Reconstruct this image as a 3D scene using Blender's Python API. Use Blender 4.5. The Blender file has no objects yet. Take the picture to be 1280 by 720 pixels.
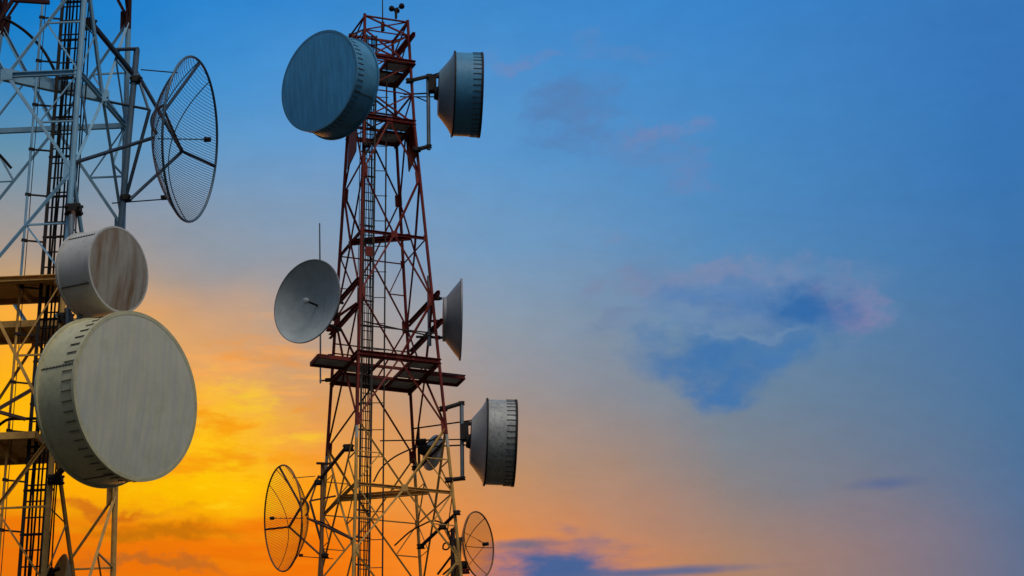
import bpy, bmesh, math, random
from mathutils import Vector, Matrix
random.seed(7)
R = math.radians
sc = bpy.context.scene
col = sc.collection

# ------------------------------------------------------------------ camera
F = 3800.0                                   # focal length in pixels of a 1280 wide picture
PITCH, ROLL, CAMZ = 0.3957, -0.0355, 1.6
CAM = Vector((0, 0, CAMZ))
_r0, _u0 = Vector((1, 0, 0)), Vector((0, -math.sin(PITCH), math.cos(PITCH)))
FWD = Vector((0, math.cos(PITCH), math.sin(PITCH)))
RIGHT = _r0 * math.cos(ROLL) + _u0 * math.sin(ROLL)
UP = -_r0 * math.sin(ROLL) + _u0 * math.cos(ROLL)
cd = bpy.data.cameras.new('camera')
cd.sensor_width = 36; cd.lens = F / 1280 * 36; cd.clip_start = 0.5; cd.clip_end = 6000
cam = bpy.data.objects.new('camera', cd); col.objects.link(cam)
m = Matrix((RIGHT, UP, -FWD)).transposed().to_4x4(); m.translation = CAM
cam.matrix_world = m
sc.camera = cam

def ray(px, py):
    return (RIGHT * ((px - 640) / F) + UP * ((360 - py) / F) + FWD).normalized()
def at(px, py, Y):
    d = ray(px, py); return CAM + d * (Y / d.y)
def at_z(px, py, z):
    d = ray(px, py); return CAM + d * ((z - CAMZ) / d.z)
def px_of(P):
    v = P - CAM; z = v.dot(FWD)
    return 640 + F * v.dot(RIGHT) / z, 360 - F * v.dot(UP) / z
def azel(px, py):
    d = ray(px, py); return math.degrees(math.atan2(d.x, d.y)), math.degrees(math.asin(d.z))
def aim(px, py, ix, iy, toward):
    """unit axis whose picture direction is (ix, iy down) and whose part toward the camera is `toward`"""
    d = ray(px, py); r = d.cross(Vector((0, 0, 1))).normalized()
    r = (RIGHT - d * RIGHT.dot(d)).normalized(); u = r.cross(d).normalized()
    if u.dot(UP) < 0: u = -u
    n = math.hypot(ix, iy); s = math.sqrt(max(0, 1 - toward * toward)) / n
    return (r * ix * s - u * iy * s - d * toward).normalized()

# ------------------------------------------------------------------ world
def srgb(c):
    return tuple((v / 255 / 12.92 if v / 255 <= .04045 else ((v / 255 + .055) / 1.055) ** 2.4) for v in c) + (1,)

def build_world():
    w = bpy.data.worlds.new('World'); sc.world = w; w.use_nodes = True
    nt = w.node_tree; nt.nodes.clear(); N, L = nt.nodes, nt.links
    def node(t, **k):
        n = N.new(t)
        for a, b in k.items(): setattr(n, a, b)
        return n
    def math_(op, a, b=None, c=None, clamp=False):
        n = node('ShaderNodeMath', operation=op, use_clamp=clamp)
        for i, v in enumerate((a, b, c)):
            if v is None: continue
            if isinstance(v, (int, float)): n.inputs[i].default_value = v
            else: L.new(v, n.inputs[i])
        return n.outputs[0]
    def mix(f, a, b):
        n = node('ShaderNodeMix', data_type='RGBA')
        if isinstance(f, (int, float)): n.inputs[0].default_value = f
        else: L.new(f, n.inputs[0])
        for i, v in ((6, a), (7, b)):
            if isinstance(v, tuple): n.inputs[i].default_value = v
            else: L.new(v, n.inputs[i])
        return n.outputs[2]
    def maprange(v, a, b, c=0, d=1, smooth=True):
        n = node('ShaderNodeMapRange', interpolation_type='SMOOTHSTEP' if smooth else 'LINEAR')
        L.new(v, n.inputs[0])
        for i, x in enumerate((a, b, c, d)): n.inputs[i + 1].default_value = x
        return n.outputs[0]
    tc = node('ShaderNodeTexCoord')
    sep = node('ShaderNodeSeparateXYZ'); L.new(tc.outputs['Generated'], sep.inputs[0])
    az = math_('MULTIPLY', math_('ARCTAN2', sep.outputs[0], sep.outputs[1]), 180 / math.pi)
    el = math_('MULTIPLY', math_('ARCSINE', sep.outputs[2]), 180 / math.pi)
    # soft waviness so the colour bands are not ruler straight
    comb = node('ShaderNodeCombineXYZ'); L.new(az, comb.inputs[0]); L.new(el, comb.inputs[1])
    def noise(scale, detail, sx=1.0, sy=1.0, off=0.0, rough=.55):
        mp = node('ShaderNodeMapping'); L.new(comb.outputs[0], mp.inputs[0])
        mp.inputs['Scale'].default_value = (sx, sy, 1); mp.inputs['Location'].default_value = (off, off * .7, off * 1.3)
        n = node('ShaderNodeTexNoise'); L.new(mp.outputs[0], n.inputs['Vector'])
        n.inputs['Scale'].default_value = scale; n.inputs['Detail'].default_value = detail
        n.inputs['Roughness'].default_value = rough
        return n.outputs['Fac']
    big = noise(.35, 2, 1, 1.6, 3.1)
    elw = math_('ADD', el, math_('MULTIPLY', math_('SUBTRACT', big, .5), 1.0))
    # colour against elevation, at five bearings
    ys = [0, 90, 180, 300, 350, 400, 500, 600, 700]
    cols = {
        20: [(12, 122, 200), (45, 130, 192), (100, 145, 172), (166, 150, 138), (198, 158, 112), (248, 172, 60), (255, 168, 14), (255, 168, 4), (214, 124, 16)],
        260: [(44, 132, 206), (66, 144, 208), (96, 152, 200), (140, 152, 166), (160, 152, 150), (205, 160, 122), (248, 172, 74), (255, 186, 6), (238, 128, 8)],
        400: [(52, 134, 205), (74, 146, 210), (98, 154, 206), (132, 154, 178), (150, 154, 164), (170, 158, 150), (216, 156, 96), (255, 160, 30), (250, 132, 12)],
        620: [(62, 137, 204), (78, 145, 206), (90, 150, 204), (114, 154, 192), (130, 154, 180), (142, 154, 168), (160, 146, 140), (192, 143, 102), (240, 138, 54)],
        900: [(58, 132, 202), (68, 136, 200), (74, 138, 196), (84, 138, 188), (90, 138, 181), (98, 136, 170), (114, 133, 152), (132, 130, 134), (172, 131, 106)],
        1270: [(54, 117, 184), (55, 117, 184), (54, 116, 180), (62, 116, 172), (66, 116, 168), (70, 115, 164), (74, 115, 156), (80, 112, 150), (92, 110, 142)],
    }
    E0, E1 = -5.0, 90.0
    prev = None; prev_az = None
    for x in sorted(cols):
        rp = node('ShaderNodeValToRGB'); cr = rp.color_ramp
        cr.interpolation = 'LINEAR'
        st = [((azel(x, y)[1] - E0) / (E1 - E0), srgb(c)) for y, c in zip(ys, cols[x])]
        lo = cols[x][-1]
        st.append(((11 - E0) / (E1 - E0), srgb(tuple(v * .95 for v in lo))))
        st.append(((4 - E0) / (E1 - E0), srgb(tuple(v * .8 for v in lo))))
        st.append(((45 - E0) / (E1 - E0), srgb((70, 132, 196))))
        st.append(((80 - E0) / (E1 - E0), srgb((92, 142, 190))))
        st.sort(key=lambda s: s[0])
        while len(cr.elements) < len(st): cr.elements.new(.5)
        for e, (p, c) in zip(cr.elements, st): e.position = p
        for e, (p, c) in zip(cr.elements, st): e.position = p; e.color = c
        f = maprange(elw, E0, E1, smooth=False); L.new(f, rp.inputs[0])
        a = azel(x, 400)[0]
        if prev is None: prev = rp.outputs[0]
        else: prev = mix(maprange(az, prev_az, a, smooth=False), prev, rp.outputs[0])
        prev_az = a
    front = prev
    # ---- clouds: masks in bearing / elevation, broken up by noise
    n1 = noise(1.1, 6, .8, 1.5, 11.3, .6); n2 = noise(2.6, 5, .7, 1.4, 5.7, .6); n3 = noise(.8, 6, .35, 2.2, 20.2, .55)
    wa_, wb_ = noise(.55, 6, 1, 1.3, 41.7, .58), noise(.55, 6, 1, 1.3, 77.3, .58)
    azw = math_('ADD', az, math_('MULTIPLY', math_('SUBTRACT', wa_, .5), 3.4)); elv = math_('ADD', el, math_('MULTIPLY', math_('SUBTRACT', wb_, .5), 2.2))
    tex = maprange(noise(1.6, 6, .8, 1.6, 55.0, .62), .32, .60, .25, 1.0)
    def blob(px, py, rx, ry, warp=.8, soft=(1.0, .35), nz=n1, rot=0.0, flat=False):
        ca, ce = azel(px, py)
        sx, sy = rx / F * 57.3 / math.cos(R(ce)), ry / F * 57.3
        dx = math_('DIVIDE', math_('SUBTRACT', az if flat else azw, ca), sx); dy = math_('DIVIDE', math_('SUBTRACT', el if flat else elv, ce), sy)
        if rot:
            c_, s_ = math.cos(rot), math.sin(rot)
            dx, dy = (math_('ADD', math_('MULTIPLY', dx, c_), math_('MULTIPLY', dy, s_)),
                      math_('SUBTRACT', math_('MULTIPLY', dy, c_), math_('MULTIPLY', dx, s_)))
        r = math_('SQRT', math_('ADD', math_('MULTIPLY', dx, dx), math_('MULTIPLY', dy, dy)))
        r = math_('ADD', r, math_('MULTIPLY', math_('SUBTRACT', nz, .5), warp * 2.2))
        return maprange(r, soft[0], soft[1])
    def lay(base, mask, c, amount):
        return mix(math_('MULTIPLY', mask, amount, clamp=True), base, srgb(c))
    c = front
    # bright yellow core and brownish bars low on the left
    glow = noise(.9, 7, .55, 1.9, 63.0, .62)
    c = lay(c, blob(258, 572, 95, 105, .45, (1.2, .1)), (255, 200, 0), .7)
    c = lay(c, math_('MULTIPLY', blob(250, 540, 240, 150, .3, (1.2, .3), flat=True), maprange(glow, .5, .66)), (246, 148, 14), .75)
    c = lay(c, math_('MULTIPLY', blob(280, 560, 200, 130, .3, (1.2, .3), flat=True), maprange(glow, .48, .32)), (255, 214, 30), .6)
    c = lay(c, blob(30, 520, 110, 90, .5, (1.1, .1)), (255, 196, 10), .55)
    c = lay(c, maprange(math_('MULTIPLY', maprange(el, azel(200, 560)[1], azel(200, 700)[1]), n3), .30, .52), (238, 112, 8),
            math_('MULTIPLY', maprange(az, azel(560, 650)[0], azel(360, 650)[0]), .8))
    c = lay(c, blob(130, 648, 130, 14, .5, (1.1, .2), n3), (205, 105, 22), .8)
    c = lay(c, blob(210, 675, 120, 16, .5, (1.1, .2), n3), (190, 110, 10), .75)
    c = lay(c, blob(195, 712, 130, 12, .4, (1.1, .2), n3), (190, 105, 35), .8)
    c = lay(c, blob(180, 646, 34, 4, .5, (1.1, .2), n2), (215, 110, 15), .8)
    # thin salmon streaks
    c = lay(c, math_('MULTIPLY', blob(300, 480, 170, 70, .5, (1.2, .2), n3), maprange(noise(1.3, 4, .5, 3.2, 31.0), .48, .66)), (255, 172, 84), .6)
    # upper small cloud
    T_ = lambda mk: math_('MULTIPLY', mk, tex)
    S1, S2 = (1.2, .2), (1.2, .1)
    c = lay(c, T_(blob(715, 150, 62, 52, .7, S1, n2)), (84, 126, 178), .8)
    c = lay(c, T_(blob(795, 178, 88, 38, .7, S1, n2)), (92, 134, 186), .75)
    c = lay(c, T_(blob(828, 162, 60, 18, .6, S1, n2)), (116, 134, 182), .7)
    c = lay(c, T_(blob(850, 208, 46, 20, .6, S1, n2)), (102, 132, 182), .7)
    c = lay(c, T_(blob(656, 77, 46, 12, .6, S1, n2)), (112, 134, 184), .6)
    c = lay(c, T_(blob(750, 66, 64, 16, .6, S1, n2)), (96, 134, 188), .55)
    c = lay(c, T_(blob(760, 288, 60, 12, .6, S1, n2)), (114, 140, 178), .6)
    # main cloud, rosy rim above and on the right, deep blue below
    c = lay(c, blob(925, 372, 215, 74, .6, S2, n1), (112, 138, 176), .75)
    c = lay(c, T_(blob(790, 352, 80, 26, .7, S1, n2)), (126, 134, 166), .8)
    c = lay(c, T_(blob(830, 338, 110, 30, .7, S2, n1)), (104, 136, 176), .7)
    c = lay(c, T_(blob(765, 408, 46, 14, .7, S1, n2)), (112, 132, 166), .6)
    c = lay(c, T_(blob(1070, 376, 70, 40, .6, S1, n2, rot=-.6)), (140, 134, 172), .7)
    c = lay(c, T_(blob(945, 330, 130, 24, .6, S1, n2)), (130, 138, 174), .7)
    c = lay(c, T_(blob(850, 375, 60, 30, .8, S1, n2)), (84, 126, 178), .7)
    c = lay(c, blob(1000, 386, 105, 46, .55, (1.25, .1), n1), (46, 104, 166), .95)
    c = lay(c, T_(blob(905, 362, 90, 28, .8, S1, n2)), (80, 126, 180), .6)
    c = lay(c, blob(900, 450, 105, 44, .6, (1.2, .15), n1), (60, 114, 172), .9)
    c = lay(c, blob(922, 486, 62, 34, .6, (1.2, .1), n1), (60, 114, 172), .85)
    c = lay(c, T_(blob(972, 440, 48, 34, .6, S1, n1)), (70, 120, 174), .8)
    c = lay(c, blob(905, 421, 100, 7, .5, (1.3, 0), n2), (122, 148, 178), .4)
    n4 = noise(1.2, 7, .6, 1.7, 91.0, .6)
    c = lay(c, blob(1108, 604, 48, 9, .35, (1.3, 0), n2, flat=True), (84, 104, 148), .7)
    # low dark cloud at the bottom
    c = lay(c, blob(700, 722, 105, 50, .7, (1.25, .3), n4, flat=True), (72, 98, 148), 1)
    c = lay(c, blob(830, 715, 150, 8, .45, (1.25, .1), n4, flat=True), (94, 104, 140), .95)
    c = lay(c, blob(655, 680, 56, 8, .45, (1.25, .1), n4, flat=True), (112, 106, 128), .85)
    # the rest of the dome, behind and to the sides of the viewer: dull evening light from a daylight sky model
    sky = node('ShaderNodeTexSky', sky_type='NISHITA', sun_disc=False, sun_elevation=SUN_EL, sun_rotation=SUN_ROT)
    skyb = node('ShaderNodeMix', data_type='RGBA', blend_type='MULTIPLY'); skyb.inputs[0].default_value = 1
    L.new(sky.outputs[0], skyb.inputs[6]); skyb.inputs[7].default_value = (SKY_K, SKY_K, SKY_K, 1)
    rear = node('ShaderNodeMix', data_type='RGBA', blend_type='ADD'); rear.inputs[0].default_value = 1
    L.new(skyb.outputs[2], rear.inputs[6]); rear.inputs[7].default_value = REAR
    low = maprange(el, 4, 30, .08, 1.0)
    rr = node('ShaderNodeMix', data_type='RGBA', blend_type='MULTIPLY'); rr.inputs[0].default_value = 1
    L.new(rear.outputs[2], rr.inputs[6]); L.new(low, rr.inputs[7]); rear = rr
    side = maprange(math_('ABSOLUTE', az), 25, 75)
    high = maprange(el, 38, 62)
    # the sunset itself, below the picture: brightest near the horizon
    sunset = math_('MULTIPLY', maprange(el, 15.5, 6), math_('MULTIPLY', maprange(math_('ABSOLUTE', math_('ADD', az, 8)), 34, 4), maprange(el, -1, 3)))
    hot = node('ShaderNodeMix', data_type='RGBA', blend_type='ADD'); L.new(sunset, hot.inputs[0])
    L.new(c, hot.inputs[6]); hot.inputs[7].default_value = (2.8, 1.2, .22, 1); c = hot.outputs[2]
    # slight unevenness of the air
    un = noise(1.4, 8, .7, 1.5, 17.0, .7); uv_ = maprange(un, .25, .75, .955, 1.045, False)
    um = node('ShaderNodeMix', data_type='RGBA', blend_type='MULTIPLY'); um.inputs[0].default_value = 1
    L.new(c, um.inputs[6]); L.new(uv_, um.inputs[7]); c = um.outputs[2]
    f = math_('MAXIMUM', side, high)
    c = mix(f, c, rear.outputs[2])
    bg = node('ShaderNodeBackground'); L.new(c, bg.inputs[0]); bg.inputs[1].default_value = 1.0
    out = node('ShaderNodeOutputWorld'); L.new(bg.outputs[0], out.inputs[0])

SUN_EL, SUN_ROT = R(56), R(152)
SKY_K = 0.05
REAR = (.115, .15, .20, 1)
build_world()
sl = bpy.data.lights.new('sun', 'SUN'); sl.energy = 1.3; sl.angle = R(24); sl.color = (1.0, .95, .87)
sun = bpy.data.objects.new('sun', sl); col.objects.link(sun)
sd = Vector((math.sin(SUN_ROT) * math.cos(SUN_EL), math.cos(SUN_ROT) * math.cos(SUN_EL), math.sin(SUN_EL)))
sun.rotation_euler = sd.to_track_quat('Z', 'Y').to_euler(); sun.location = (0, 0, 80)
vs = sc.view_settings
vs.view_transform = 'Standard'; vs.look = 'None'; vs.exposure = 0; vs.gamma = 1; vs.use_curve_mapping = False

# ------------------------------------------------------------------ materials
def mat(name, base, rough=.6, metal=0.0, var=.25, scale=3.0, dirt_or_light=None, dirt_or_light_amt=.0, stretch=(1, 1, 1), streak=None, bump=0.0, spec=.4):
    mt = bpy.data.materials.new(name); mt.use_nodes = True
    nt = mt.node_tree; N, L = nt.nodes, nt.links; b = N['Principled BSDF']
    b.inputs['Roughness'].default_value = rough; b.inputs['Metallic'].default_value = metal
    b.inputs['Specular IOR Level'].default_value = spec
    tc = N.new('ShaderNodeTexCoord')
    mp = N.new('ShaderNodeMapping'); L.new(tc.outputs['Object'], mp.inputs[0]); mp.inputs['Scale'].default_value = stretch
    n = N.new('ShaderNodeTexNoise'); L.new(mp.outputs[0], n.inputs['Vector'])
    n.inputs['Scale'].default_value = scale; n.inputs['Detail'].default_value = 6; n.inputs['Roughness'].default_value = .65
    r = N.new('ShaderNodeMapRange'); L.new(n.outputs['Fac'], r.inputs[0])
    r.inputs[1].default_value = .3; r.inputs[2].default_value = .7; r.inputs[3].default_value = 1 - var; r.inputs[4].default_value = 1 + var * .5
    hs = N.new('ShaderNodeHueSaturation'); hs.inputs['Color'].default_value = tuple(base) + (1,); L.new(r.outputs[0], hs.inputs['Value'])
    c = hs.outputs[0]
    if streak:
        scol, samt, ssc, sstr = streak
        mp2 = N.new('ShaderNodeMapping'); L.new(tc.outputs['Object'], mp2.inputs[0]); mp2.inputs['Scale'].default_value = sstr
        n2 = N.new('ShaderNodeTexNoise'); L.new(mp2.outputs[0], n2.inputs['Vector']); n2.inputs['Scale'].default_value = ssc
        n2.inputs['Detail'].default_value = 5; n2.inputs['Roughness'].default_value = .6
        r2 = N.new('ShaderNodeMapRange'); L.new(n2.outputs['Fac'], r2.inputs[0]); r2.inputs[1].default_value = .42; r2.inputs[2].default_value = .68
        r2.inputs[4].default_value = samt
        mx = N.new('ShaderNodeMix'); mx.data_type = 'RGBA'; L.new(r2.outputs[0], mx.inputs[0]); L.new(c, mx.inputs[6]); mx.inputs[7].default_value = tuple(scol) + (1,)
        c = mx.outputs[2]
    if dirt_or_light:
        n3 = N.new('ShaderNodeTexNoise'); L.new(tc.outputs['Object'], n3.inputs['Vector']); n3.inputs['Scale'].default_value = scale * 2.7
        n3.inputs['Detail'].default_value = 8; n3.inputs['Roughness'].default_value = .7
        r3 = N.new('ShaderNodeMapRange'); L.new(n3.outputs['Fac'], r3.inputs[0]); r3.inputs[1].default_value = .52; r3.inputs[2].default_value = .68
        r3.inputs[4].default_value = dirt_or_light_amt
        mx = N.new('ShaderNodeMix'); mx.data_type = 'RGBA'; L.new(r3.outputs[0], mx.inputs[0]); L.new(c, mx.inputs[6]); mx.inputs[7].default_value = tuple(dirt_or_light) + (1,)
        c = mx.outputs[2]
    L.new(c, b.inputs['Base Color'])
    if bump:
        bp = N.new('ShaderNodeBump'); bp.inputs['Strength'].default_value = bump; bp.inputs['Distance'].default_value = .02
        L.new(n.outputs['Fac'], bp.inputs['Height']); L.new(bp.outputs[0], b.inputs['Normal'])
    return mt

M = {
    'red': mat('red_paint', (.185, .017, .009), .6, spec=.2, var=.35, scale=4, dirt_or_light=(.07, .02, .012), dirt_or_light_amt=.6),
    'dull_red': mat('dull_red_paint', (.05, .012, .010), .65, spec=.15, var=.35, scale=4),
    'white': mat('sky_lit_paint', (.22, .42, .56), .55, var=.2, scale=3, dirt_or_light=(.18, .29, .36), dirt_or_light_amt=.45, spec=.3),  # white paint with blue sky light put into its base colour
    'warm_lit': mat('warm_lit_paint', (.62, .33, .08), .6, spec=.2, var=.3, scale=3, dirt_or_light=(.18, .07, .02), dirt_or_light_amt=.55),  # the white paint again, with warm sunset light put into its colour
    'galv': mat('galvanised_steel', (.20, .24, .26), .5, metal=.35, var=.3, scale=6),
    'ladder': mat('ladder_steel', (.055, .045, .035), .65, spec=.12, var=.3, scale=6),
    'dark': mat('dark_steel', (.034, .027, .022), .65, spec=.12, var=.4, scale=6),
    'rust': mat('rusty_steel', (.08, .035, .02), .7, var=.4, scale=5),
    'cable': mat('black_cable', (.013, .011, .009), .6, spec=.1, var=.3),
    'deck': mat('deck_steel', (.50, .49, .47), .6, metal=.0, var=.4, scale=2.5, dirt_or_light=(.07, .06, .05), dirt_or_light_amt=.5),
    'blue_face': mat('blue_grey_radome', (.075, .36, .64), .55, var=.2, scale=1.1, streak=((.05, .23, .42), .85, 2.2, (4, .3, 1)), spec=.25),
    'blue_shroud': mat('blue_grey_shroud', (.075, .27, .44), .5, metal=.0, spec=.25, var=.2, scale=3, dirt_or_light=(.05, .12, .16), dirt_or_light_amt=.4),
    'grey_face': mat('grey_radome', (.66, .61, .44), .6, var=.16, scale=.9, streak=((.46, .47, .44), .65, 2.3, (4, .3, 1)), dirt_or_light=(.46, .46, .26), dirt_or_light_amt=.5),  # olive patches stand for a yellow wash of light, put into the colour
    'grey_shroud': mat('grey_shroud', (.62, .55, .32), .5, metal=.05, var=.16, scale=2.5, dirt_or_light=(.22, .20, .13), dirt_or_light_amt=.4),
    'tan_face': mat('stained_radome', (.36, .32, .26), .6, var=.2, scale=1.5, streak=((.18, .10, .045), .95, 1.3, (3.2, .5, 1))),
    'pale_shroud': mat('pale_shroud', (.56, .53, .47), .5, metal=.05, var=.12, scale=2.5, dirt_or_light=(.30, .24, .18), dirt_or_light_amt=.35),
    'steel_shroud': mat('steel_shroud', (.42, .41, .37), .5, metal=.05, var=.2, scale=2.5, streak=((.12, .12, .11), .6, 3, (.4, 4, 4))),
    'dish': mat('pale_dish', (.42, .45, .43), .55, var=.2, scale=1.6, dirt_or_light=(.28, .29, .26), dirt_or_light_amt=.5),
    'blue_cone': mat('blue_grey_cone', (.17, .25, .29), .5, var=.15, scale=2),
    'cone': mat('pale_grey_cone', (.40, .38, .35), .5, var=.2, scale=2),
    'pale': mat('pale_grey_paint', (.46, .42, .34), .6, var=.25, scale=3, dirt_or_light=(.25, .18, .1), dirt_or_light_amt=.4),
    'dish_back': mat('grey_dish_back', (.26, .25, .25), .55, var=.2, scale=2),
    'arm_blue': mat('dark_blue_steel', (.03, .05, .075), .6, spec=.2, var=.3),
    'grid_blue': mat('blue_grey_wire', (.075, .13, .18), .5, var=.3, spec=.3),
    'grid': mat('grid_steel', (.13, .13, .12), .5, metal=.3, var=.3),
    'grid_rust': mat('weathered_grid_steel', (.30, .13, .04), .6, metal=.1, var=.3),
    'seam': mat('dark_seam', (.085, .07, .05), .6, var=.3),
    'ground': mat('dry_ground', (.04, .037, .026), .95, var=.5, scale=.15, dirt_or_light=(.04, .05, .02), dirt_or_light_amt=.7, bump=.5),
}
def mesh_screen():
    mt = bpy.data.materials.new('wire_screen'); mt.use_nodes = True
    nt = mt.node_tree; N, L = nt.nodes, nt.links; b = N['Principled BSDF']
    b.inputs['Base Color'].default_value = (.14, .07, .03, 1); b.inputs['Roughness'].default_value = .6
    tc = N.new('ShaderNodeTexCoord'); w = N.new('ShaderNodeTexWave'); w.bands_direction = 'Y'
    L.new(tc.outputs['Object'], w.inputs[0]); w.inputs['Scale'].default_value = 14
    r = N.new('ShaderNodeMapRange'); L.new(w.outputs['Fac'], r.inputs[0]); r.inputs[3].default_value = .18; r.inputs[4].default_value = .52
    L.new(r.outputs[0], b.inputs['Alpha'])
    return mt
M['screen'] = mesh_screen()

# ------------------------------------------------------------------ mesh helpers
class MB:
    """collects shapes and links them as one mesh object"""
    def __init__(self): self.v = []; self.f = []; self.m = []; self.mi = 0
    def add(self, vs_, fs):
        o = len(self.v); self.v += [Vector(p) for p in vs_]
        for f in fs: self.f.append(tuple(i + o for i in f)); self.m.append(self.mi)
    def prism(self, p, q, prof, up=None):
        """extrude a closed profile [(x, y)] from p to q"""
        p, q = Vector(p), Vector(q); d = (q - p).normalized()
        u = Vector(up) if up is not None else Vector((0, 0, 1))
        if abs(d.dot(u)) > .98: u = Vector((1, 0, 0))
        x = d.cross(u).normalized(); y = x.cross(d).normalized()
        n = len(prof)
        vs_ = [p + x * a + y * b for a, b in prof] + [q + x * a + y * b for a, b in prof]
        fs = [(i, (i + 1) % n, n + (i + 1) % n, n + i) for i in range(n)] + [tuple(range(n - 1, -1, -1)), tuple(range(n, 2 * n))]
        self.add(vs_, fs)
    def bar(self, p, q, w, h=None, up=None):
        h = h or w
        self.prism(p, q, [(-w / 2, -h / 2), (w / 2, -h / 2), (w / 2, h / 2), (-w / 2, h / 2)], up)
    def angle(self, p, q, w, t=None, up=None, flip=1):
        t = t or w * .16
        pr = [(0, 0), (w * flip, 0), (w * flip, t), (t * flip, t), (t * flip, w), (0, w)]
        pr = [(a - w * .4 * flip, b - w * .4) for a, b in pr]
        self.prism(p, q, pr if flip > 0 else pr[::-1], up)
    def channel(self, p, q, w, h, t=.012, up=None, flip=1):
        pr = [(0, 0), (w, 0), (w, t), (t, t), (t, h - t), (w, h - t), (w, h), (0, h)]
        pr = [((a - w / 2) * flip, b - h / 2) for a, b in pr]
        self.prism(p, q, pr if flip > 0 else pr[::-1], up)
    def tube(self, pts, r, n=8, r1=None):
        pts = [Vector(p) for p in pts]; k = len(pts); r1 = r if r1 is None else r1
        rings = []; x = None
        for i, p in enumerate(pts):
            d = (pts[min(i + 1, k - 1)] - pts[max(i - 1, 0)]).normalized()
            if x is None:
                u = Vector((0, 0, 1)) if abs(d.z) < .95 else Vector((1, 0, 0)); x = d.cross(u).normalized()
            else: x = (x - d * x.dot(d)).normalized()
            y = d.cross(x); rr = r + (r1 - r) * i / max(1, k - 1)
            rings.append([p + (x * math.cos(2 * math.pi * j / n) + y * math.sin(2 * math.pi * j / n)) * rr for j in range(n)])
        vs_ = [p for ring in rings for p in ring]
        fs = [(i * n + j, i * n + (j + 1) % n, (i + 1) * n + (j + 1) % n, (i + 1) * n + j) for i in range(k - 1) for j in range(n)]
        fs += [tuple(range(n - 1, -1, -1)), tuple((k - 1) * n + j for j in range(n))]
        self.add(vs_, fs)
    def lathe(self, prof, n=64, closed=False):
        """revolve [(radius, z)] about local z"""
        k = len(prof); vs_ = []
        for r, z in prof:
            for j in range(n):
                a = 2 * math.pi * j / n; vs_.append((r * math.cos(a), r * math.sin(a), z))
        fs = []
        for i in range(k if closed else k - 1):
            i2 = (i + 1) % k
            for j in range(n): fs.append((i * n + j, i * n + (j + 1) % n, i2 * n + (j + 1) % n, i2 * n + j))
        self.add(vs_, fs)
    def plate(self, c, ux, uy, sx, sy, t):
        c, ux, uy = Vector(c), Vector(ux).normalized(), Vector(uy).normalized(); nz = ux.cross(uy).normalized()
        pts = [c + ux * a * sx / 2 + uy * b * sy / 2 + nz * e * t / 2 for e in (-1, 1) for a, b in ((-1, -1), (1, -1), (1, 1), (-1, 1))]
        self.add(pts, [(3, 2, 1, 0), (4, 5, 6, 7), (0, 1, 5, 4), (1, 2, 6, 5), (2, 3, 7, 6), (3, 0, 4, 7)])
    def poly(self, pts, t):
        """flat polygon given thickness"""
        pts = [Vector(p) for p in pts]; n = len(pts)
        nz = (pts[1] - pts[0]).cross(pts[2] - pts[0]).normalized() * (t / 2)
        self.add([p - nz for p in pts] + [p + nz for p in pts],
                 [tuple(range(n - 1, -1, -1)), tuple(range(n, 2 * n))] + [(i, (i + 1) % n, n + (i + 1) % n, n + i) for i in range(n)])
    def build(self, name, mats, parent=None, smooth=False, label=None):
        me = bpy.data.meshes.new(name); me.from_pydata([tuple(p) for p in self.v], [], self.f); me.update()
        if not isinstance(mats, (list, tuple)): mats = [mats]
        for mt in mats: me.materials.append(mt)
        if len(mats) > 1: me.polygons.foreach_set('material_index', self.m)
        bm = bmesh.new(); bm.from_mesh(me); bmesh.ops.recalc_face_normals(bm, faces=bm.faces); bm.to_mesh(me); bm.free()
        if smooth:
            me.polygons.foreach_set('use_smooth', [True] * len(me.polygons))
            me.set_sharp_from_angle(angle=R(38))
        o = bpy.data.objects.new(name, me); col.objects.link(o)
        if parent: o.parent = parent
        if label: o['label'] = label
        return o

def thing(name, label, cat, matrix=None, group=None):
    o = bpy.data.objects.new(name, None); col.objects.link(o); o.empty_display_size = .3
    if matrix is not None: o.matrix_world = matrix
    o['label'] = label; o['category'] = cat
    if group: o['group'] = group
    return o
def tag(o, label, cat, group=None):
    o['label'] = label; o['category'] = cat
    if group: o['group'] = group
    return o
def frame(pos, axis):
    z = axis.normalized(); x = Vector((0, 0, 1)).cross(z).normalized(); y = z.cross(x)
    m_ = Matrix((x, y, z)).transposed().to_4x4(); m_.translation = pos; return m_
def put(root, mb, name, mt, smooth=False, parent=None):
    """mesh given in world coordinates, linked under a thing whose matrix is not the identity"""
    inv = root.matrix_world.inverted(); mb.v = [inv @ p for p in mb.v]
    return mb.build(name, mt, parent or root, smooth)
def lerp(a, b, t): return Vector(a) * (1 - t) + Vector(b) * t
def curve(pts, n=24):
    """Catmull-Rom through pts"""
    P = [Vector(p) for p in pts]; P = [P[0] * 2 - P[1]] + P + [P[-1] * 2 - P[-2]]; out = []
    for i in range(1, len(P) - 2):
        for s in range(n):
            t = s / n; a, b, c, d = P[i - 1:i + 3]
            out.append(.5 * ((2 * b) + (c - a) * t + (2 * a - 5 * b + 4 * c - d) * t * t + (3 * b - a - 3 * c + d) * t ** 3))
    out.append(P[-2]); return out

# ------------------------------------------------------------------ ground
g = MB(); g.add([(-2500, -2500, 0), (2500, -2500, 0), (2500, 2500, 0), (-2500, 2500, 0)], [(0, 1, 2, 3)])
go = g.build('ground', M['ground']); go['kind'] = 'structure'; go['label'] = 'dark dry ground below the masts'

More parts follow.
